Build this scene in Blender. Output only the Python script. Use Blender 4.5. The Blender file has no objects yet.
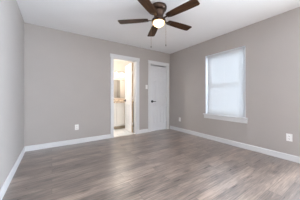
import bpy, bmesh, math, random
from mathutils import Vector, Matrix

random.seed(7)
S = bpy.context.scene
COL = S.collection
R = math.radians

# ------------------------------------------------------------------ camera, world, lights, exposure
CAM_Z = 1.03
YAW = 33.8
cam_data = bpy.data.cameras.new('camera')
cam = bpy.data.objects.new('camera', cam_data)
COL.objects.link(cam)
cam.location = (0, 0, CAM_Z)
cam.rotation_euler = (R(90), 0, R(-YAW))
cam_data.sensor_width = 36
cam_data.lens = 146.5 / 300 * 36
cam_data.shift_y = -2.9 / 300
cam_data.clip_start = 0.02
S.camera = cam

S.view_settings.view_transform = 'Standard'
S.view_settings.look = 'None'
S.view_settings.exposure = 0.0
S.view_settings.gamma = 1.0
S.view_settings.use_curve_mapping = False

world = bpy.data.worlds.new('daylight')
S.world = world
world.use_nodes = True
wn, wl = world.node_tree.nodes, world.node_tree.links
bg = wn['Background']
# daylight round the house: cool and bright on the window side, warmer and dimmer away from it
w_tc = wn.new('ShaderNodeTexCoord')
w_sep = wn.new('ShaderNodeSeparateXYZ')
w_map = wn.new('ShaderNodeMapRange')
w_map.inputs['From Min'].default_value, w_map.inputs['From Max'].default_value = -1.0, 1.0
w_ramp = wn.new('ShaderNodeValToRGB')
SKY = ((0.0, (0.058, 0.052, 0.049)), (0.5, (0.112, 0.108, 0.105)), (0.785, (0.23, 0.24, 0.26)), (0.86, (0.91, 1.02, 1.22)))
w_ramp.color_ramp.elements.new(0.7)
w_ramp.color_ramp.elements.new(0.5)
for el, (p, c) in zip(w_ramp.color_ramp.elements, SKY):
    el.position, el.color = p, (*c, 1)
wl.new(w_tc.outputs['Generated'], w_sep.inputs[0])
wl.new(w_sep.outputs['X'], w_map.inputs['Value'])
wl.new(w_map.outputs[0], w_ramp.inputs['Fac'])
wl.new(w_ramp.outputs['Color'], bg.inputs['Color'])
bg.inputs[1].default_value = 24.0


# ------------------------------------------------------------------ room measures
XL, XR, YB, YF, H = -0.432, 3.213, 3.62, -1.40, 2.44
PY0, PY1, PH_ = -1.30, 0.42, 2.08     # added glazed door in the right wall, unseen, for daylight on the left wall
WT = 0.12
BO = (1.311, 1.95)      # bathroom doorway
CO = (2.43, 3.07)       # closed door opening
DH = 2.03
WY0, WY1, WZ0, WZ1 = 1.371, 2.286, 0.615, 2.06


# ------------------------------------------------------------------ materials
def mat(name, color, rough=0.5, metal=0.0, spec=0.5, bump=0.0, bump_scale=200.0, vary=0.0, vary_scale=3.0):
    m = bpy.data.materials.new(name)
    m.use_nodes = True
    nt = m.node_tree
    b = nt.nodes['Principled BSDF']
    b.inputs['Base Color'].default_value = (*color, 1)
    b.inputs['Roughness'].default_value = rough
    b.inputs['Metallic'].default_value = metal
    b.inputs['Specular IOR Level'].default_value = spec
    tc = nt.nodes.new('ShaderNodeTexCoord')
    if vary > 0:
        n = nt.nodes.new('ShaderNodeTexNoise')
        n.inputs['Scale'].default_value = vary_scale
        n.inputs['Detail'].default_value = 4
        r = nt.nodes.new('ShaderNodeValToRGB')
        r.color_ramp.elements[0].position = 0.3
        r.color_ramp.elements[1].position = 0.7
        r.color_ramp.elements[0].color = (*[c * (1 - vary) for c in color], 1)
        r.color_ramp.elements[1].color = (*[min(1, c * (1 + vary)) for c in color], 1)
        nt.links.new(tc.outputs['Object'], n.inputs['Vector'])
        nt.links.new(n.outputs['Fac'], r.inputs['Fac'])
        nt.links.new(r.outputs['Color'], b.inputs['Base Color'])
    if bump > 0:
        n2 = nt.nodes.new('ShaderNodeTexNoise')
        n2.inputs['Scale'].default_value = bump_scale
        n2.inputs['Detail'].default_value = 2
        bp = nt.nodes.new('ShaderNodeBump')
        bp.inputs['Strength'].default_value = bump
        bp.inputs['Distance'].default_value = 0.002
        nt.links.new(tc.outputs['Object'], n2.inputs['Vector'])
        nt.links.new(n2.outputs['Fac'], bp.inputs['Height'])
        nt.links.new(bp.outputs['Normal'], b.inputs['Normal'])
    return m


def emit_mat(name, color, strength):
    m = bpy.data.materials.new(name)
    m.use_nodes = True
    b = m.node_tree.nodes['Principled BSDF']
    b.inputs['Base Color'].default_value = (0.9, 0.85, 0.78, 1)
    b.inputs['Roughness'].default_value = 0.3
    b.inputs['Emission Color'].default_value = (*color, 1)
    b.inputs['Emission Strength'].default_value = strength
    return m


def glow_glass(name):
    """frosted shade: the bulb inside shows through it"""
    m = bpy.data.materials.new(name)
    m.use_nodes = True
    nt = m.node_tree
    b = nt.nodes['Principled BSDF']
    b.inputs['Base Color'].default_value = (0.9, 0.82, 0.7, 1)
    b.inputs['Roughness'].default_value = 0.25
    b.inputs['Emission Color'].default_value = (1.0, 0.62, 0.30, 1)
    b.inputs['Emission Strength'].default_value = 0.35
    t = nt.nodes.new('ShaderNodeBsdfTranslucent'); t.inputs['Color'].default_value = (1.0, 0.85, 0.62, 1)
    mx = nt.nodes.new('ShaderNodeMixShader'); mx.inputs[0].default_value = 0.6
    nt.links.new(b.outputs[0], mx.inputs[1]); nt.links.new(t.outputs[0], mx.inputs[2])
    nt.links.new(mx.outputs[0], nt.nodes['Material Output'].inputs['Surface'])
    return m


def floor_mat():
    m = bpy.data.materials.new('grey_oak_planks')
    m.use_nodes = True
    nt = m.node_tree
    N, L = nt.nodes, nt.links
    b = N['Principled BSDF']
    tc = N.new('ShaderNodeTexCoord')
    br = N.new('ShaderNodeTexBrick')
    br.offset = 0.37
    br.offset_frequency = 2
    br.inputs['Color1'].default_value = (0, 0, 0, 1)
    br.inputs['Color2'].default_value = (1, 1, 1, 1)
    br.inputs['Mortar'].default_value = (0.5, 0.5, 0.5, 1)
    br.inputs['Scale'].default_value = 1.0
    br.inputs['Mortar Size'].default_value = 0.0022
    br.inputs['Mortar Smooth'].default_value = 0.3
    br.inputs['Brick Width'].default_value = 1.22
    br.inputs['Row Height'].default_value = 0.125
    L.new(tc.outputs['Object'], br.inputs['Vector'])
    # each plank shifts its own grain
    off = N.new('ShaderNodeVectorMath'); off.operation = 'SCALE'; off.inputs['Scale'].default_value = 7.3
    L.new(br.outputs['Color'], off.inputs[0])
    add = N.new('ShaderNodeVectorMath'); add.operation = 'ADD'
    L.new(tc.outputs['Object'], add.inputs[0]); L.new(off.outputs[0], add.inputs[1])
    mp = N.new('ShaderNodeMapping'); mp.inputs['Scale'].default_value = (2.4, 38, 1)
    L.new(add.outputs[0], mp.inputs['Vector'])
    g = N.new('ShaderNodeTexNoise'); g.inputs['Scale'].default_value = 1.6; g.inputs['Detail'].default_value = 7
    g.inputs['Roughness'].default_value = 0.65; g.inputs['Distortion'].default_value = 0.6
    L.new(mp.outputs[0], g.inputs['Vector'])
    mp2 = N.new('ShaderNodeMapping'); mp2.inputs['Scale'].default_value = (2.2, 5.5, 1)
    L.new(add.outputs[0], mp2.inputs['Vector'])
    k = N.new('ShaderNodeTexNoise'); k.inputs['Scale'].default_value = 1.5; k.inputs['Detail'].default_value = 3
    L.new(mp2.outputs[0], k.inputs['Vector'])
    ramp = N.new('ShaderNodeValToRGB')
    e = ramp.color_ramp.elements
    e[0].position, e[0].color = 0.33, (0.070, 0.056, 0.050, 1)
    e[1].position, e[1].color = 0.66, (0.45, 0.335, 0.268, 1)
    mid = ramp.color_ramp.elements.new(0.5); mid.color = (0.222, 0.170, 0.142, 1)
    # fac = 0.55*grain + 0.25*blotch + 0.2*plank
    def mul(src, v):
        n = N.new('ShaderNodeMath'); n.operation = 'MULTIPLY'; n.inputs[1].default_value = v
        L.new(src, n.inputs[0]); return n.outputs[0]
    def plus(a, c):
        n = N.new('ShaderNodeMath'); n.operation = 'ADD'; L.new(a, n.inputs[0]); L.new(c, n.inputs[1]); return n.outputs[0]
    sep = N.new('ShaderNodeSeparateColor'); L.new(br.outputs['Color'], sep.inputs[0])
    fac = plus(plus(mul(g.outputs['Fac'], 0.60), mul(k.outputs['Fac'], 0.28)), mul(sep.outputs[0], 0.12))
    L.new(fac, ramp.inputs['Fac'])
    # knots
    vo = N.new('ShaderNodeTexVoronoi'); vo.inputs['Scale'].default_value = 1.0; vo.inputs['Randomness'].default_value = 1.0
    mp3 = N.new('ShaderNodeMapping'); mp3.inputs['Scale'].default_value = (2.0, 4.2, 1)
    L.new(add.outputs[0], mp3.inputs['Vector']); L.new(mp3.outputs[0], vo.inputs['Vector'])
    kr = N.new('ShaderNodeValToRGB')
    kr.color_ramp.elements[0].position, kr.color_ramp.elements[0].color = 0.04, (0.25, 0.24, 0.24, 1)
    kr.color_ramp.elements[1].position, kr.color_ramp.elements[1].color = 0.20, (1, 1, 1, 1)
    L.new(vo.outputs['Distance'], kr.inputs['Fac'])
    m1 = N.new('ShaderNodeMix'); m1.data_type = 'RGBA'; m1.blend_type = 'MULTIPLY'; m1.inputs['Factor'].default_value = 0.8
    L.new(ramp.outputs['Color'], m1.inputs['A']); L.new(kr.outputs['Color'], m1.inputs['B'])
    m2 = N.new('ShaderNodeMix'); m2.data_type = 'RGBA'
    m2.inputs['B'].default_value = (0.10, 0.082, 0.072, 1)
    L.new(br.outputs['Fac'], m2.inputs['Factor']); L.new(m1.outputs['Result'], m2.inputs['A'])
    L.new(m2.outputs['Result'], b.inputs['Base Color'])
    rr = N.new('ShaderNodeMapRange'); rr.inputs['To Min'].default_value = 0.22; rr.inputs['To Max'].default_value = 0.38
    L.new(g.outputs['Fac'], rr.inputs['Value']); L.new(rr.outputs[0], b.inputs['Roughness'])
    bp = N.new('ShaderNodeBump'); bp.inputs['Strength'].default_value = 0.12; bp.inputs['Distance'].default_value = 0.002
    L.new(g.outputs['Fac'], bp.inputs['Height']); L.new(bp.outputs['Normal'], b.inputs['Normal'])
    b.inputs['Specular IOR Level'].default_value = 1.0
    b.inputs['Coat Weight'].default_value = 0.7
    b.inputs['Coat Roughness'].default_value = 0.33
    b.inputs['Coat IOR'].default_value = 1.5
    return m


def tile_mat():
    m = bpy.data.materials.new('white_floor_tile')
    m.use_nodes = True
    nt = m.node_tree
    b = nt.nodes['Principled BSDF']
    tc = nt.nodes.new('ShaderNodeTexCoord')
    br = nt.nodes.new('ShaderNodeTexBrick')
    br.offset = 0.5
    br.inputs['Color1'].default_value = (0.84, 0.84, 0.83, 1)
    br.inputs['Color2'].default_value = (0.77, 0.78, 0.78, 1)
    br.inputs['Mortar'].default_value = (0.55, 0.55, 0.53, 1)
    br.inputs['Scale'].default_value = 1
    br.inputs['Mortar Size'].default_value = 0.004
    br.inputs['Brick Width'].default_value = 0.6
    br.inputs['Row Height'].default_value = 0.3
    nt.links.new(tc.outputs['Object'], br.inputs['Vector'])
    nt.links.new(br.outputs['Color'], b.inputs['Base Color'])
    b.inputs['Roughness'].default_value = 0.25
    return m


def granite_mat():
    m = bpy.data.materials.new('tan_granite')
    m.use_nodes = True
    nt = m.node_tree
    b = nt.nodes['Principled BSDF']
    tc = nt.nodes.new('ShaderNodeTexCoord')
    n = nt.nodes.new('ShaderNodeTexNoise'); n.inputs['Scale'].default_value = 14; n.inputs['Detail'].default_value = 6
    r = nt.nodes.new('ShaderNodeValToRGB')
    r.color_ramp.elements[0].position, r.color_ramp.elements[0].color = 0.36, (0.42, 0.29, 0.19, 1)
    r.color_ramp.elements[1].position, r.color_ramp.elements[1].color = 0.56, (0.80, 0.68, 0.55, 1)
    nt.links.new(tc.outputs['Object'], n.inputs['Vector'])
    nt.links.new(n.outputs['Fac'], r.inputs['Fac'])
    nt.links.new(r.outputs['Color'], b.inputs['Base Color'])
    b.inputs['Roughness'].default_value = 0.2
    return m


def wood_mat(name, c0, c1, rough=0.35):
    m = bpy.data.materials.new(name)
    m.use_nodes = True
    nt = m.node_tree
    b = nt.nodes['Principled BSDF']
    tc = nt.nodes.new('ShaderNodeTexCoord')
    mp = nt.nodes.new('ShaderNodeMapping'); mp.inputs['Scale'].default_value = (2.5, 30, 10)
    n = nt.nodes.new('ShaderNodeTexNoise'); n.inputs['Scale'].default_value = 1.5; n.inputs['Detail'].default_value = 6
    r = nt.nodes.new('ShaderNodeValToRGB')
    r.color_ramp.elements[0].position, r.color_ramp.elements[0].color = 0.3, (*c0, 1)
    r.color_ramp.elements[1].position, r.color_ramp.elements[1].color = 0.7, (*c1, 1)
    nt.links.new(tc.outputs['Object'], mp.inputs['Vector'])
    nt.links.new(mp.outputs[0], n.inputs['Vector'])
    nt.links.new(n.outputs['Fac'], r.inputs['Fac'])
    nt.links.new(r.outputs['Color'], b.inputs['Base Color'])
    b.inputs['Roughness'].default_value = rough
    b.inputs['Specular IOR Level'].default_value = 0.2
    return m


def blind_mat():
    m = bpy.data.materials.new('white_blind_slats')
    m.use_nodes = True
    nt = m.node_tree
    b = nt.nodes['Principled BSDF']
    b.inputs['Base Color'].default_value = (0.655, 0.665, 0.67, 1)
    b.inputs['Roughness'].default_value = 0.45
    t = nt.nodes.new('ShaderNodeBsdfTranslucent')
    t.inputs['Color'].default_value = (0.92, 0.93, 0.94, 1)
    mx = nt.nodes.new('ShaderNodeMixShader'); mx.inputs[0].default_value = 0.13
    out = nt.nodes['Material Output']
    nt.links.new(b.outputs[0], mx.inputs[1]); nt.links.new(t.outputs[0], mx.inputs[2])
    nt.links.new(mx.outputs[0], out.inputs['Surface'])
    return m


def pane_mat():
    m = bpy.data.materials.new('window_glass')
    m.use_nodes = True
    nt = m.node_tree
    nt.nodes.remove(nt.nodes['Principled BSDF'])
    t = nt.nodes.new('ShaderNodeBsdfTransparent'); t.inputs['Color'].default_value = (0.95, 0.98, 0.97, 1)
    g = nt.nodes.new('ShaderNodeBsdfGlossy'); g.inputs['Roughness'].default_value = 0.02
    mx = nt.nodes.new('ShaderNodeMixShader'); mx.inputs[0].default_value = 0.06
    nt.links.new(t.outputs[0], mx.inputs[1]); nt.links.new(g.outputs[0], mx.inputs[2])
    nt.links.new(mx.outputs[0], nt.nodes['Material Output'].inputs['Surface'])
    return m


M = {
    'wall': mat('greige_wall_paint', (0.414, 0.381, 0.357), 0.62, spec=0.35, bump=0.10, bump_scale=160, vary=0.015),
    'ceiling': mat('white_ceiling_paint', (0.87, 0.87, 0.875), 0.85, spec=0.2, bump=0.15, bump_scale=120, vary=0.01),
    'trim': mat('white_trim_paint', (0.66, 0.66, 0.665), 0.35, bump=0.02),
    'door': mat('white_door_paint', (0.68, 0.685, 0.70), 0.4, bump=0.03, bump_scale=80),
    'floor': floor_mat(),
    'bath_wall': mat('cream_bathroom_paint', (0.86, 0.81, 0.75), 0.5, bump=0.05, vary=0.01),
    'tile': tile_mat(),
    'granite': granite_mat(),
    'cabinet': mat('cream_cabinet_paint', (0.80, 0.765, 0.71), 0.35, bump=0.02),
    'toe': mat('tan_toe_kick', (0.42, 0.34, 0.24), 0.6, vary=0.1),
    'black': mat('matte_black_metal', (0.012, 0.012, 0.013), 0.32, metal=0.6, vary=0.1, vary_scale=30),
    'chrome': mat('brushed_chrome', (0.80, 0.80, 0.80), 0.15, metal=1.0, bump=0.01),
    'bronze': mat('oil_rubbed_bronze', (0.070, 0.042, 0.028), 0.30, metal=0.7, vary=0.25, vary_scale=12),
    'brass': mat('aged_brass', (0.35, 0.24, 0.14), 0.35, metal=0.9, vary=0.1, vary_scale=20),
    'blade': wood_mat('dark_walnut_blade', (0.018, 0.008, 0.0035), (0.085, 0.038, 0.016), 0.5),
    'edge': wood_mat('tan_hinge_strip', (0.42, 0.30, 0.19), (0.55, 0.41, 0.27), 0.6),
    'plastic': mat('white_plastic', (0.80, 0.79, 0.77), 0.35, bump=0.01),
    'slot': mat('dark_slot', (0.05, 0.05, 0.05), 0.6, vary=0.05),
    'vinyl': mat('white_window_vinyl', (0.78, 0.81, 0.84), 0.35, bump=0.01),
    'blind': blind_mat(),
    'pane': pane_mat(),
    'mirror': mat('mirror_glass', (0.92, 0.92, 0.91), 0.02, metal=1.0, bump=0.002),
    'globe': glow_glass('lit_frosted_glass'),
    'shade': emit_mat('lit_vanity_glass', (1.0, 0.86, 0.68), 2.6),
    'bath_lamp': emit_mat('lit_ceiling_glass', (1.0, 0.90, 0.76), 9.0),
    'dark': mat('closet_dark', (0.10, 0.095, 0.09), 0.8, vary=0.05),
}


# ------------------------------------------------------------------ mesh helpers
def add_box(bm, x0, x1, y0, y1, z0, z1, bevel=0.0, mtx=None):
    r = bmesh.ops.create_cube(bm, size=1.0)
    vs = r['verts']
    for v in vs:
        v.co = Vector((x0 + (v.co.x + .5) * (x1 - x0), y0 + (v.co.y + .5) * (y1 - y0), z0 + (v.co.z + .5) * (z1 - z0)))
    if bevel > 0:
        es = list({e for v in vs for e in v.link_edges})
        bv = bmesh.ops.bevel(bm, geom=es, offset=bevel, segments=2, affect='EDGES', profile=0.5)
        vs = list({v for f in bv['faces'] for v in f.verts} | {v for v in vs if v.is_valid})
    if mtx is not None:
        bmesh.ops.transform(bm, matrix=mtx, verts=vs)
    return vs


def add_lathe(bm, prof, seg=32, mtx=None):
    """prof: list of (radius, z); closed at the ends when radius is 0."""
    rings, allv = [], []
    for r, z in prof:
        if r < 1e-6:
            v = bm.verts.new((0, 0, z)); rings.append([v]); allv.append(v)
        else:
            ring = [bm.verts.new((r * math.cos(2 * math.pi * i / seg), r * math.sin(2 * math.pi * i / seg), z)) for i in range(seg)]
            rings.append(ring); allv += ring
    for a, b in zip(rings[:-1], rings[1:]):
        if len(a) == 1 and len(b) == 1:
            continue
        for i in range(seg):
            j = (i + 1) % seg
            if len(a) == 1:
                bm.faces.new((a[0], b[j], b[i]))
            elif len(b) == 1:
                bm.faces.new((a[i], a[j], b[0]))
            else:
                bm.faces.new((a[i], a[j], b[j], b[i]))
    if mtx is not None:
        bmesh.ops.transform(bm, matrix=mtx, verts=allv)
    return allv


def add_tube(bm, pts, r, seg=10):
    pts = [Vector(p) for p in pts]
    rings = []
    for i, p in enumerate(pts):
        d = (pts[min(i + 1, len(pts) - 1)] - pts[max(i - 1, 0)]).normalized()
        up = Vector((0, 0, 1)) if abs(d.z) < 0.9 else Vector((1, 0, 0))
        u = d.cross(up).normalized(); w = d.cross(u)
        rings.append([bm.verts.new(p + r * (math.cos(2 * math.pi * k / seg) * u + math.sin(2 * math.pi * k / seg) * w)) for k in range(seg)])
    for a, b in zip(rings[:-1], rings[1:]):
        for i in range(seg):
            j = (i + 1) % seg
            bm.faces.new((a[i], a[j], b[j], b[i]))
    bm.faces.new(rings[0][::-1]); bm.faces.new(rings[-1])


def obj(name, bm, m, parent=None, smooth=False, loc=None, rot=None):
    bmesh.ops.recalc_face_normals(bm, faces=bm.faces)
    me = bpy.data.meshes.new(name)
    bm.to_mesh(me); bm.free()
    me.materials.append(m)
    if smooth:
        for p in me.polygons:
            p.use_smooth = True
        me.set_sharp_from_angle(angle=R(38))
    o = bpy.data.objects.new(name, me)
    COL.objects.link(o)
    if parent is not None:
        o.parent = parent
    if loc is not None:
        o.location = loc
    if rot is not None:
        o.rotation_euler = rot
    return o


def tag(o, label, cat, kind=None, group=None):
    o['label'], o['category'] = label, cat
    if kind:
        o['kind'] = kind
    if group:
        o['group'] = group
    return o


def thing(name, label, cat, loc=(0, 0, 0), rotz=0.0, kind=None, group=None):
    o = bpy.data.objects.new(name, None)
    o.empty_display_size = 0.1
    COL.objects.link(o)
    o.location = loc
    o.rotation_euler = (0, 0, rotz)
    return tag(o, label, cat, kind, group)


def boxes(*bs, bevel=0.0):
    bm = bmesh.new()
    for b in bs:
        add_box(bm, *b, bevel=bevel)
    return bm


# ------------------------------------------------------------------ room shell
BX0, BX1, BY1 = -0.2, 2.62, 4.97     # bathroom
tag(obj('floor', boxes((XL - .12, XR + .15, YF, YB + 0.03, -0.06, 0)), M['floor']),
    'grey brown wood plank floor of the bedroom', 'floor', 'structure')
tag(obj('ceiling', boxes((XL - .12, XR + .15, YF, YB + WT, H, H + 0.08)), M['ceiling']),
    'flat white bedroom ceiling above the fan', 'ceiling', 'structure')
tag(obj('wall_left', boxes((XL - .12, XL, YF, YB + WT, 0, H)), M['wall']),
    'plain light grey wall at the left edge of the room', 'wall', 'structure')
tag(obj('wall_back', boxes((XL, BO[0] - .02, YB, YB + WT, 0, H), (BO[0] - .02, BO[1] + .02, YB, YB + WT, DH + .02, H),
                           (BO[1] + .02, CO[0], YB, YB + WT, 0, H), (CO[0], CO[1], YB, YB + WT, DH, H),
                           (CO[1], XR + .15, YB, YB + WT, 0, H)), M['wall']),
    'greige back wall holding the bathroom doorway and the closed white door', 'wall', 'structure')
tag(obj('wall_right', boxes((XR, XR + .15, PY1, WY0, 0, H), (XR, XR + .15, YF, PY0, 0, H), (XR, XR + .15, PY0, PY1, PH_, H), (XR, XR + .15, WY1, YB, 0, H),
                            (XR, XR + .15, WY0, WY1, 0, WZ0 - .02), (XR, XR + .15, WY0, WY1, WZ1, H)), M['wall']),
    'greige right wall with the blinded window', 'wall', 'structure')

# closet void behind the closed door
tag(obj('wall_closet', boxes((CO[0] - .02, XR, YB + .4, YB + .44, 0, H), (XR, XR + .15, YB + WT, YB + .44, 0, H), (CO[0] - .02, XR, YB + WT, YB + .4, -.04, -.005), (CO[0] - .02, XR, YB + WT, YB + .4, H, H + .04)), M['dark']),
    'dark closet wall hidden behind the closed white door', 'wall', 'structure')

# bathroom shell
tag(obj('floor_bathroom', boxes((BX0, BX1, YB + 0.03, BY1, -0.06, 0.004)), M['tile']),
    'pale tiled bathroom floor seen through the doorway', 'floor', 'structure')
tag(obj('ceiling_bathroom', boxes((BX0 - .1, BX1 + .1, YB + WT, BY1 + .1, H, H + .08)), M['ceiling']),
    'white bathroom ceiling beyond the doorway', 'ceiling', 'structure')
tag(obj('wall_bathroom_back', boxes((BX0 - .1, BX1 + .1, BY1, BY1 + .1, 0, H)), M['bath_wall']),
    'cream bathroom wall behind the vanity', 'wall', 'structure')
tag(obj('wall_bathroom_left', boxes((BX0 - .1, BX0, YB + WT, BY1, 0, H)), M['bath_wall']),
    'cream wall at the left end of the bathroom', 'wall', 'structure')
tag(obj('wall_bathroom_right', boxes((BX1, BX1 + .1, YB + WT + .36, BY1, 0, H)), M['bath_wall']),
    'cream wall at the right end of the bathroom', 'wall', 'structure')
tag(obj('wall_bathroom_front', boxes((BX0, BO[0] - .02, YB + WT, YB + WT + .012, 0, H), (BO[0] - .02, BO[1] + .02, YB + WT, YB + WT + .012, DH + .02, H),
                                     (BO[1] + .02, 2.40, YB + WT, YB + WT + .012, 0, H), (2.38, 2.40, YB + WT + .012, YB + .48, 0, H),
                                     (2.40, BX1 + .1, YB + .46, YB + .48, 0, H)), M['bath_wall']),
    'cream bathroom side of the wall around the doorway', 'wall', 'structure')


# baseboards (profiled: taller board with eased cap)
def add_base(bm, p0, p1, n, h=0.098, t=0.015):
    """prism along p0->p1, n = horizontal direction into the room"""
    p0, p1, n = Vector((*p0, 0)), Vector((*p1, 0)), Vector((*n, 0))
    prof = [(0, 0), (t, 0), (t, h - .012), (t * .75, h - .004), (t * .45, h), (0, h)]
    a = [bm.verts.new(p0 + n * u + Vector((0, 0, v))) for u, v in prof]
    b = [bm.verts.new(p1 + n * u + Vector((0, 0, v))) for u, v in prof]
    k = len(prof)
    for i in range(k):
        j = (i + 1) % k
        bm.faces.new((a[i], a[j], b[j], b[i]))
    bm.faces.new(a[::-1]); bm.faces.new(b)


CW = 0.088
bm = bmesh.new()
add_base(bm, (XL, YF), (XL, YB), (1, 0))
tag(obj('baseboard_left', bm, M['trim']), 'white baseboard along the left wall', 'baseboard', 'structure')
bm = bmesh.new()
add_base(bm, (XL + .015, YB), (BO[0] - CW, YB), (0, -1))
add_base(bm, (BO[1] + CW + .005, YB), (CO[0] - CW + .005, YB), (0, -1))
tag(obj('baseboard_back', bm, M['trim']), 'white baseboard along the back wall, broken by the doorway', 'baseboard', 'structure')
bm = bmesh.new()
add_base(bm, (XR, PY1), (XR, YB), (-1, 0))
tag(obj('baseboard_right', bm, M['trim']), 'white baseboard along the right wall under the window', 'baseboard', 'structure')

# doorway trim: casing + jamb
trim = thing('trim_1', 'white casing around the open bathroom doorway', 'door frame', (0, 0, 0), kind='structure')
a, b = BO
cas = boxes((a - CW, a - .006, YB - .02, YB, 0, DH + .006), (b + .006, b + CW + .012, YB - .02, YB, 0, DH + .006),
            (a - CW - .012, b + CW + .022, YB - .024, YB, DH + .006, DH + .006 + CW), bevel=.003)
obj('casing', cas, M['trim'], trim)
obj('jamb', boxes((a - .02, a, YB, YB + WT + .012, 0, DH), (b, b + .02, YB, YB + WT + .012, 0, DH), (a - .02, b + .02, YB, YB + WT + .012, DH, DH + .02),
                  (a, a + .01, YB + .03, YB + .07, 0, DH - .01), (b - .01, b, YB + .03, YB + .07, 0, DH - .01), (a + .01, b - .01, YB + .03, YB + .07, DH - .01, DH)), M['trim'], trim)
bm = bmesh.new()
add_box(bm, a, a + .012, YB + .075, YB + .105, 1.715, 1.765, bevel=.003)
add_tube(bm, [(a + .008, YB + .09, 1.755), (a + .028, YB + .09, 1.752), (a + .030, YB + .09, 1.735)], .006)
hk = obj('hook', bm, M['bronze'], trim, smooth=True)
hk['label'] = 'small dark hook on the left jamb'


# six-panel door leaf, local: x 0..w along, y 0..t thick, z 0..h
def leaf_bm(w, h, t=0.038):
    bm = bmesh.new()
    s, mz = 0.098, 0.09                 # stiles, mid stile
    core = 0.0175
    add_box(bm, .001, w - .001, core, t - core, .001, h - .001)
    zs = [(0, .20), (.79, .92), (1.53, 1.63), (h - .115, h)]     # rails
    for x0, x1 in ((0, s), (w - s, w)):
        add_box(bm, x0, x1, 0, t, 0, h, bevel=.002)
    for z0, z1 in zs:
        add_box(bm, s - .001, w - s + .001, .0003, t - .0003, z0, z1, bevel=.002)
    cx0, cx1 = w / 2 - mz / 2, w / 2 + mz / 2
    for (za, zb) in zip(zs[:-1], zs[1:]):
        z0, z1 = za[1], zb[0]
        add_box(bm, cx0, cx1, .0006, t - .0006, z0 - .001, z1 + .001, bevel=.002)
        for x0, x1 in ((s, cx0), (cx1, w - s)):
            for side in (0, 1):
                f = (lambda y: y) if side == 0 else (lambda y: t - y)
                o, i = .028, .046
                A = [(x0 + o, z0 + o), (x1 - o, z0 + o), (x1 - o, z1 - o), (x0 + o, z1 - o)]
                Bq = [(x0 + i, z0 + i), (x1 - i, z0 + i), (x1 - i, z1 - i), (x0 + i, z1 - i)]
                va = [bm.verts.new((x, f(core - .0005), z)) for x, z in A]
                vb = [bm.verts.new((x, f(.004), z)) for x, z in Bq]
                for k in range(4):
                    q = (va[k], va[(k + 1) % 4], vb[(k + 1) % 4], vb[k])
                    bm.faces.new(q if side == 0 else q[::-1])
                bm.faces.new(vb if side == 0 else vb[::-1])
    return bm


def lever_bm(mtx, s=1):
    """lever handle on a round rose; local +z points out of the door, the lever runs along s * x"""
    bm = bmesh.new()
    add_lathe(bm, [(0, 0), (.038, 0), (.038, .006), (.032, .011), (.013, .012), (.011, .040), (.014, .046), (.014, .060), (0, .062)], 28, mtx)
    vs = add_box(bm, min(0, s * .105), max(0, s * .105), -.010, .010, .044, .060, bevel=.004)
    bmesh.ops.transform(bm, matrix=mtx, verts=[v for v in vs if v.is_valid])
    return bm


def hinge_bm(x, y, z):
    bm = bmesh.new()
    add_lathe(bm, [(0, 0), (.007, 0), (.007, .09), (.004, .096), (0, .098)], 14, Matrix.Translation((x, y, z - .045)))
    return bm


# closed door (slab recessed in its casing)
door = thing('door_1', 'closed white six panel door beside the right corner', 'door', (CO[0], YB, 0), kind='structure')
cw = CO[1] - CO[0]
obj('leaf', leaf_bm(cw - .046, DH - .053), M['door'], door, loc=(.023, .022, .008))
obj('casing', boxes((-CW + .012, .012, -.018, 0, 0, DH + .0), (cw - .012, cw + CW - .004, -.018, 0, 0, DH + .0),
                    (-CW + .008, cw + CW - .002, -.021, 0, DH, DH + CW), bevel=.003), M['trim'], door)
obj('jamb', boxes((0, .02, 0, WT, 0, DH - .02), (cw - .02, cw, 0, WT, 0, DH - .02), (0, cw, 0, WT, DH - .020, DH),
                  (.02, .03, .068, .10, 0, DH - .02), (cw - .03, cw - .02, .068, .10, 0, DH - .02)), M['trim'], door)
k = obj('lever_handle', lever_bm(Matrix.Translation((.085, .022, .90)) @ Matrix.Rotation(R(90), 4, 'X')), M['black'], door, smooth=True)
k['label'] = 'black lever handle'
for z in (.25, 1.0, 1.8):
    obj('hinge', hinge_bm(cw - .02, .026, z), M['chrome'], door, smooth=True)

# open bathroom door, hinged on the right jamb
HX, HY = BO[1] - .028, YB + WT + .012
ang = math.atan2(4.31 - HY, 1.985 - HX)
lw = 0.60
bd = thing('door_2', 'white six panel door standing open into the bathroom', 'door', (HX, HY, 0), ang, kind='structure')
obj('leaf', leaf_bm(lw, DH - .03), M['door'], bd, loc=(.004, .0, .014))
e = obj('hinge_edge', boxes((0, .004, .001, .034, .014, DH - .016)), M['edge'], bd)  # thin streaked tan strip down the hinge side of the leaf
e['label'] = 'tan hinge edge of the open door'
for z in (.25, 1.0, 1.72):
    obj('hinge', hinge_bm(-.006, .012, z), M['chrome'], bd, smooth=True)
obj('lever_handle', lever_bm(Matrix.Translation((lw - .05, .038, .92)) @ Matrix.Rotation(R(-90), 4, 'X'), -1), M['black'], bd, smooth=True)
obj('lever_handle', lever_bm(Matrix.Translation((lw - .05, .0, .92)) @ Matrix.Rotation(R(90), 4, 'X'), -1), M['black'], bd, smooth=True)
bm = bmesh.new()
add_box(bm, .29, .33, .034, .040, 1.60, 1.70, bevel=.002)
for dx in (-.008, .008):
    add_tube(bm, [(.31 + dx, .038, 1.68), (.31 + dx * 2, .065, 1.675), (.31 + dx * 2.5, .072, 1.695)], .005)
    add_tube(bm, [(.31 + dx, .038, 1.62), (.31 + dx * 1.5, .058, 1.612), (.31 + dx * 2, .062, 1.630)], .005)
obj('robe_hook', bm, M['chrome'], bd, smooth=True)

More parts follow.
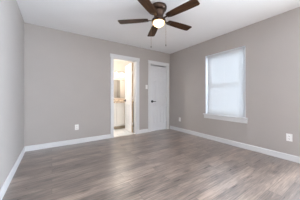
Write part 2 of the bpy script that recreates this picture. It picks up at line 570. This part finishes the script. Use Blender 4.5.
# ------------------------------------------------------------------ window
win = thing('window_1', 'white sash window in the right wall behind the lowered blind', 'window', (XR, WY0, WZ0), kind='structure')
ww, wh = WY1 - WY0, WZ1 - WZ0
FX = .10
bm = boxes((FX, .15, 0, .035, 0, wh), (FX, .15, ww - .035, ww, 0, wh), (FX, .15, .035, ww - .035, wh - .035, wh), (FX, .15, .035, ww - .035, 0, .035))
obj('window_frame', bm, M['vinyl'], win)
obj('reveal', boxes((0, FX, 0, .006, 0, wh), (0, FX, ww - .006, ww, 0, wh), (0, FX, .006, ww - .006, wh - .006, wh), (-.004, 0, -.0, .010, 0, wh), (-.004, 0, ww - .010, ww, 0, wh)), M['vinyl'], win)
mid = wh * .49
for nm, z0, z1, x0 in (('lower_sash', .035, mid + .02, .102), ('upper_sash', mid - .02, wh - .035, .126)):
    s = obj(nm, boxes((x0, x0 + .022, .035, .075, z0, z1), (x0, x0 + .022, ww - .075, ww - .035, z0, z1),
                      (x0, x0 + .022, .075, ww - .075, z0, z0 + .04), (x0, x0 + .022, .075, ww - .075, z1 - .04, z1)), M['vinyl'], win)
    obj('pane', boxes((x0 + .009, x0 + .013, .075, ww - .075, z0 + .04, z1 - .04)), M['pane'], s)
obj('window_sill', boxes((-.045, FX, -.048, ww + .048, -.022, 0), bevel=.004), M['trim'], win)
obj('apron', boxes((-.016, 0, -.036, ww + .036, -.108, -.022), bevel=.003), M['trim'], win)

blind = thing('window_blind', 'white closed mini blind glowing in the right wall window', 'blind', (XR + .055, WY0, WZ0))
bw0, bw1 = .012, ww - .012
obj('headrail', boxes((-.018, .018, bw0, bw1, wh - .034, wh - .007), bevel=.002), M['blind'], blind)
bm = bmesh.new()
z = .030
tilt = R(78)
while z < wh - .040:
    n = 5
    top, bot = [], []
    for i in range(n):
        s = (i / (n - 1) - .5) * .0265
        crown = .0018 * (1 - (2 * i / (n - 1) - 1) ** 2)
        px = s * math.cos(tilt) - crown * math.sin(tilt)
        pz = s * math.sin(tilt) + crown * math.cos(tilt)
        top.append((px, z + pz)); bot.append((px + .0005 * math.sin(tilt), z + pz - .0005 * math.cos(tilt)))
    loop = top + bot[::-1]
    A = [bm.verts.new((x, bw0 + .004, zz)) for x, zz in loop]
    Bv = [bm.verts.new((x, bw1 - .004, zz)) for x, zz in loop]
    for i in range(len(loop)):
        j = (i + 1) % len(loop)
        bm.faces.new((A[i], A[j], Bv[j], Bv[i]))
    bm.faces.new(A[::-1]); bm.faces.new(Bv)
    z += .0205
obj('slats', bm, M['blind'], blind)
obj('bottom_rail', boxes((-.012, .012, bw0 + .003, bw1 - .003, .003, .017), bevel=.003), M['blind'], blind)
for yy in (ww * .17, ww * .5, ww * .83):
    bm = bmesh.new(); add_tube(bm, [(-.0135, yy, .017), (-.0135, yy, wh - .034)], .0011, 6)
    obj('ladder_cord', bm, M['plastic'], blind)

# added patio door, out of view: lets sky light brighten the left wall
pd = thing('added_daylight_door', 'added glazed white patio door, out of view, to brighten the left wall', 'door', (XR, PY0, 0), kind='structure')
pw = PY1 - PY0
obj('frame', boxes((.03, .12, 0, .05, 0, PH_), (.03, .12, pw - .05, pw, 0, PH_), (.03, .12, .05, pw - .05, PH_ - .05, PH_), (.03, .12, .05, pw - .05, 0, .03),
                   (.06, .10, pw / 2 - .04, pw / 2 + .04, .03, PH_ - .05)), M['vinyl'], pd)
obj('pane', boxes((.075, .081, .05, pw / 2 - .04, .03, PH_ - .05), (.075, .081, pw / 2 + .04, pw - .05, .03, PH_ - .05)), M['pane'], pd)

# ------------------------------------------------------------------ ceiling fan
FXC, FYC = 1.385, 1.826
fan = thing('ceiling_fan', 'dark bronze five blade ceiling fan with a lit globe', 'ceiling fan', (FXC, FYC, H))
bm = bmesh.new()
add_lathe(bm, [(0, 0), (.122, 0), (.127, -.008), (.127, -.030), (.120, -.050), (.104, -.064), (0, -.064)], 48)
obj('canopy', bm, M['bronze'], fan, smooth=True)
bm = bmesh.new()
add_lathe(bm, [(0, -.060), (.088, -.062), (.092, -.074), (.088, -.100), (.076, -.118), (.070, -.160), (.074, -.176), (.074, -.192), (0, -.194)], 48)
obj('motor_housing', bm, M['bronze'], fan, smooth=True)
bm = bmesh.new()
add_lathe(bm, [(0, -.190), (.072, -.192), (.094, -.199), (.108, -.210), (.111, -.222), (.107, -.238), (.097, -.244), (.084, -.236)], 48)
fit = obj('lamp_fitter', bm, M['bronze'], fan, smooth=True)
bm = bmesh.new()
add_lathe(bm, [(.084, -.234), (.088, -.242), (.089, -.252), (.085, -.270), (.073, -.287), (.054, -.300), (.030, -.307), (0, -.309)], 48)
gl = obj('globe', bm, M['globe'], fit, smooth=True)
gl['label'] = 'lit frosted glass globe'
ld = bpy.data.lights.new('fan_lamp', 'POINT')
ld.energy, ld.color, ld.shadow_soft_size = 1.8, (1.0, 0.72, 0.42), .025
lo = bpy.data.objects.new('fan_lamp', ld); COL.objects.link(lo); lo.parent = fan; lo.location = (0, 0, -.268)

BZ = -.200          # blade height below the ceiling
R0, R1 = .165, .645
PH = 67.0           # phase of the blades, degrees


def blade_bm():
    bm = bmesh.new()
    n = 24
    outline = []
    for i in range(n + 1):
        t = i / n
        x = R0 + (R1 - R0) * t
        w = .055 + .017 * math.sin(min(1, t * 1.3) * math.pi / 2)
        if t < .06: w *= .80 + .2 * (t / .06)
        if t > .95: w *= math.sqrt(max(0.0, 1 - ((t - .95) / .05) ** 2)) * .25 + .75
        outline.append((x, w))
    pts = [(x, w) for x, w in outline] + [(x, -w) for x, w in outline[::-1]]
    up = [bm.verts.new((x, y, .003)) for x, y in pts]
    dn = [bm.verts.new((x, y, -.003)) for x, y in pts]
    bm.faces.new(up); bm.faces.new(dn[::-1])
    for i in range(len(pts)):
        j = (i + 1) % len(pts)
        bm.faces.new((up[i], dn[i], dn[j], up[j]))
    return bm


def bracket_bm():
    bm = bmesh.new()
    # arm plus a flared plate under the blade root
    add_box(bm, .066, .195, -.014, .014, -.012, -.004, bevel=.002)
    add_box(bm, .160, .230, -.036, .036, -.010, -.0035, bevel=.002)
    for sx, sy in ((.175, .022), (.175, -.022), (.217, 0)):
        add_lathe(bm, [(0, -.014), (.005, -.013), (.006, -.010), (0, -.010)], 10, Matrix.Translation((sx, sy, 0)))
    return bm


blade_me = bracket_me = None
for i in range(5):
    th = R(PH + 72 * i)
    rotm = Matrix.Rotation(th, 4, 'Z') @ Matrix.Rotation(R(-5), 4, 'X')
    if i == 0:
        bl = obj('blade', blade_bm(), M['blade'], fan)
        brk = obj('blade_bracket', bracket_bm(), M['bronze'], bl, smooth=True)
        proto, proto_b = bl, brk
    else:
        bl = proto.copy(); COL.objects.link(bl); bl.parent = fan
        brk = proto_b.copy(); COL.objects.link(brk); brk.parent = bl
    bl.matrix_local = Matrix.Translation((0, 0, BZ)) @ rotm


def chain_local(lat, z0, z1):
    """hangs beside the lamp fitter, to the left (-) or right (+) of it"""
    px, py = lat * math.cos(R(-YAW)), lat * math.sin(R(-YAW))
    bm = bmesh.new()
    z = z0
    while z > z1 + .03:
        add_lathe(bm, [(0, .0030), (.0021, .0015), (.0021, -.0015), (0, -.0030)], 8, Matrix.Translation((px, py, z)))
        z -= .0058
    add_tube(bm, [(px, py, z0), (px, py, z1 + .03)], .0008, 6)
    c = obj('pull_chain', bm, M['brass'], fan)
    bm = bmesh.new()
    add_lathe(bm, [(0, z1 + .032), (.003, z1 + .030), (.0055, z1 + .016), (.0058, z1 + .006), (.003, z1), (0, z1 - .001)], 14, Matrix.Translation((px, py, 0)))
    obj('pull_knob', bm, M['bronze'], c, smooth=True)
    bm = bmesh.new()
    s = 1 if lat > 0 else -1
    add_tube(bm, [(px - s * .05 * math.cos(R(-YAW)), py - s * .05 * math.sin(R(-YAW)), z0 + .012), (px - s * .012, py, z0 + .012), (px, py, z0)], .003, 8)
    obj('chain_arm', bm, M['bronze'], c, smooth=True)


chain_local(-.118, -.215, -.640)
chain_local(.113, -.215, -.615)


# ------------------------------------------------------------------ outlets and switch (local: faces -y)
def outlet(label, loc, rotz):
    t = thing('power_outlet', label, 'outlet', loc, rotz, group='wall outlets')
    bm = bmesh.new(); add_box(bm, -.0375, .0375, -.006, 0, -.0595, .0595, bevel=.0025)
    obj('cover_plate', bm, M['plastic'], t)
    for zz in (.021, -.021):
        bm = bmesh.new()
        add_box(bm, -.0165, .0165, -.0085, -.005, zz - .0155, zz + .0155, bevel=.003)
        s = obj('socket', bm, M['plastic'], t)
        obj('slots', boxes((-.0085, -.0055, -.0090, -.0082, zz - .003, zz + .008), (.0055, .0085, -.0090, -.0082, zz - .004, zz + .008),
                           (-.0025, .0025, -.0090, -.0082, zz - .011, zz - .006)), M['slot'], s)
    bm = bmesh.new(); add_lathe(bm, [(0, 0), (.0035, 0), (.003, .0012), (0, .0015)], 12, Matrix.Translation((0, -.006, 0)) @ Matrix.Rotation(R(90), 4, 'X'))
    obj('screw', bm, M['plastic'], t)


outlet('white wall outlet on the back wall left of the doorway', (.460, YB, .360), 0)
outlet('white wall outlet on the right wall near the far corner by the closed door', (XR, 3.178, .355), R(-90))
outlet('white wall outlet on the right wall nearest the camera, right of the window', (XR, .720, .372), R(-90))

sw = thing('light_switch', 'white light switch between the doorway and the closed door', 'switch', (2.303, YB, 1.327))
bm = bmesh.new(); add_box(bm, -.036, .036, -.006, 0, -.0595, .0595, bevel=.0025)
obj('cover_plate', bm, M['plastic'], sw)
bm = bmesh.new(); add_box(bm, -.0165, .0165, -.010, -.005, -.033, .033, bevel=.002)
obj('rocker', bm, M['plastic'], sw)

# ------------------------------------------------------------------ bathroom
VX0, VX1, VY = 1.44, 2.40, 4.43
van = thing('vanity_cabinet', 'cream bathroom vanity cabinet seen through the doorway', 'cabinet', ((VX0 + VX1) / 2, 4.69, .004))
ox, oy = (VX0 + VX1) / 2, 4.69
obj('cabinet_body', boxes((VX0 - ox, VX1 - ox, VY + .02 - oy, BY1 - .002 - oy, .10, .841)), M['cabinet'], van)
obj('toe_kick', boxes((VX0 + .01 - ox, VX1 - .01 - ox, VY + .085 - oy, BY1 - .01 - oy, 0, .10)), M['toe'], van)


def shaker(x0, x1, z0, z1):
    y0, y1 = VY - oy, VY + .02 - oy
    f = .055
    bm = boxes((x0, x0 + f, y0, y1, z0, z1), (x1 - f, x1, y0, y1, z0, z1), (x0 + f, x1 - f, y0, y1, z0, z0 + f), (x0 + f, x1 - f, y0, y1, z1 - f, z1), bevel=.002)
    add_box(bm, x0 + f - .002, x1 - f + .002, y0 + .013, y1, z0 + f - .002, z1 - f + .002)
    return bm


for x0, x1 in ((1.693, 2.045), (2.055, 2.37), (1.47, 1.683)):
    obj('cabinet_door', shaker(x0 - ox, x1 - ox, .125, .695), M['cabinet'], van)
    obj('drawer_front', boxes((x0 - ox, x1 - ox, VY - oy, VY + .02 - oy, .715, .825), bevel=.003), M['cabinet'], van)
ct = thing('countertop', 'tan granite countertop on the bathroom vanity', 'countertop', (ox, 4.69, .845))
obj('slab', boxes((VX0 - .02 - ox, VX1 + .02 - ox, VY - .03 - oy, BY1 - .001 - oy, 0, .032), bevel=.004), M['granite'], ct)
obj('backsplash', boxes((VX0 - .02 - ox, VX1 + .02 - ox, BY1 - .022 - oy, BY1 - .001 - oy, .032, .13), bevel=.003), M['granite'], ct)

mir = thing('mirror', 'frameless mirror above the granite countertop', 'mirror', (2.10, BY1, 1.0))
obj('mirror_glass', boxes((-.30, .34, -.008, -.001, 0, .64), bevel=.002), M['mirror'], mir)

vl = thing('vanity_light', 'three shade vanity light above the bathroom mirror', 'light', (2.08, BY1, 1.92))
obj('backplate', boxes((-.31, .31, -.025, -.001, -.03, .04), bevel=.004), M['chrome'], vl)
for dx in (-.215, 0, .215):
    bm = bmesh.new(); add_tube(bm, [(dx, -.02, .0), (dx, -.07, .01), (dx, -.09, -.02)], .008)
    obj('arm', bm, M['chrome'], vl, smooth=True)
    bm = bmesh.new()
    add_lathe(bm, [(0, -.012), (.022, -.015), (.035, -.05), (.055, -.14), (.058, -.175), (.050, -.180), (0, -.182)], 28, Matrix.Translation((dx, -.09, 0)))
    obj('glass_shade', bm, M['shade'], vl, smooth=True)
d = bpy.data.lights.new('vanity_lamp', 'AREA'); d.shape = 'RECTANGLE'; d.size, d.size_y, d.energy, d.color = .6, .12, 4, (1.0, .96, .90)
o = bpy.data.objects.new('vanity_lamp', d); COL.objects.link(o); o.parent = vl; o.location = (0, -.17, -.10); o.rotation_euler = (R(-70), 0, 0)

bl_ = thing('bathroom_ceiling_lamp', 'round lit ceiling lamp in the bathroom', 'light', (.25, 4.48, H))
bm = bmesh.new(); add_lathe(bm, [(0, 0), (.15, 0), (.155, -.01), (.15, -.022), (0, -.022)], 36)
obj('lamp_base', bm, M['chrome'], bl_, smooth=True)
bm = bmesh.new(); add_lathe(bm, [(0, -.02), (.14, -.022), (.135, -.045), (.10, -.066), (.05, -.076), (0, -.078)], 36)
obj('glass_dome', bm, M['bath_lamp'], bl_, smooth=True)
d = bpy.data.lights.new('bathroom_lamp', 'POINT'); d.energy, d.color, d.shadow_soft_size = 58, (1.0, .965, .92), .10
o = bpy.data.objects.new('bathroom_lamp', d); COL.objects.link(o); o.parent = bl_; o.location = (0, 0, -.20)
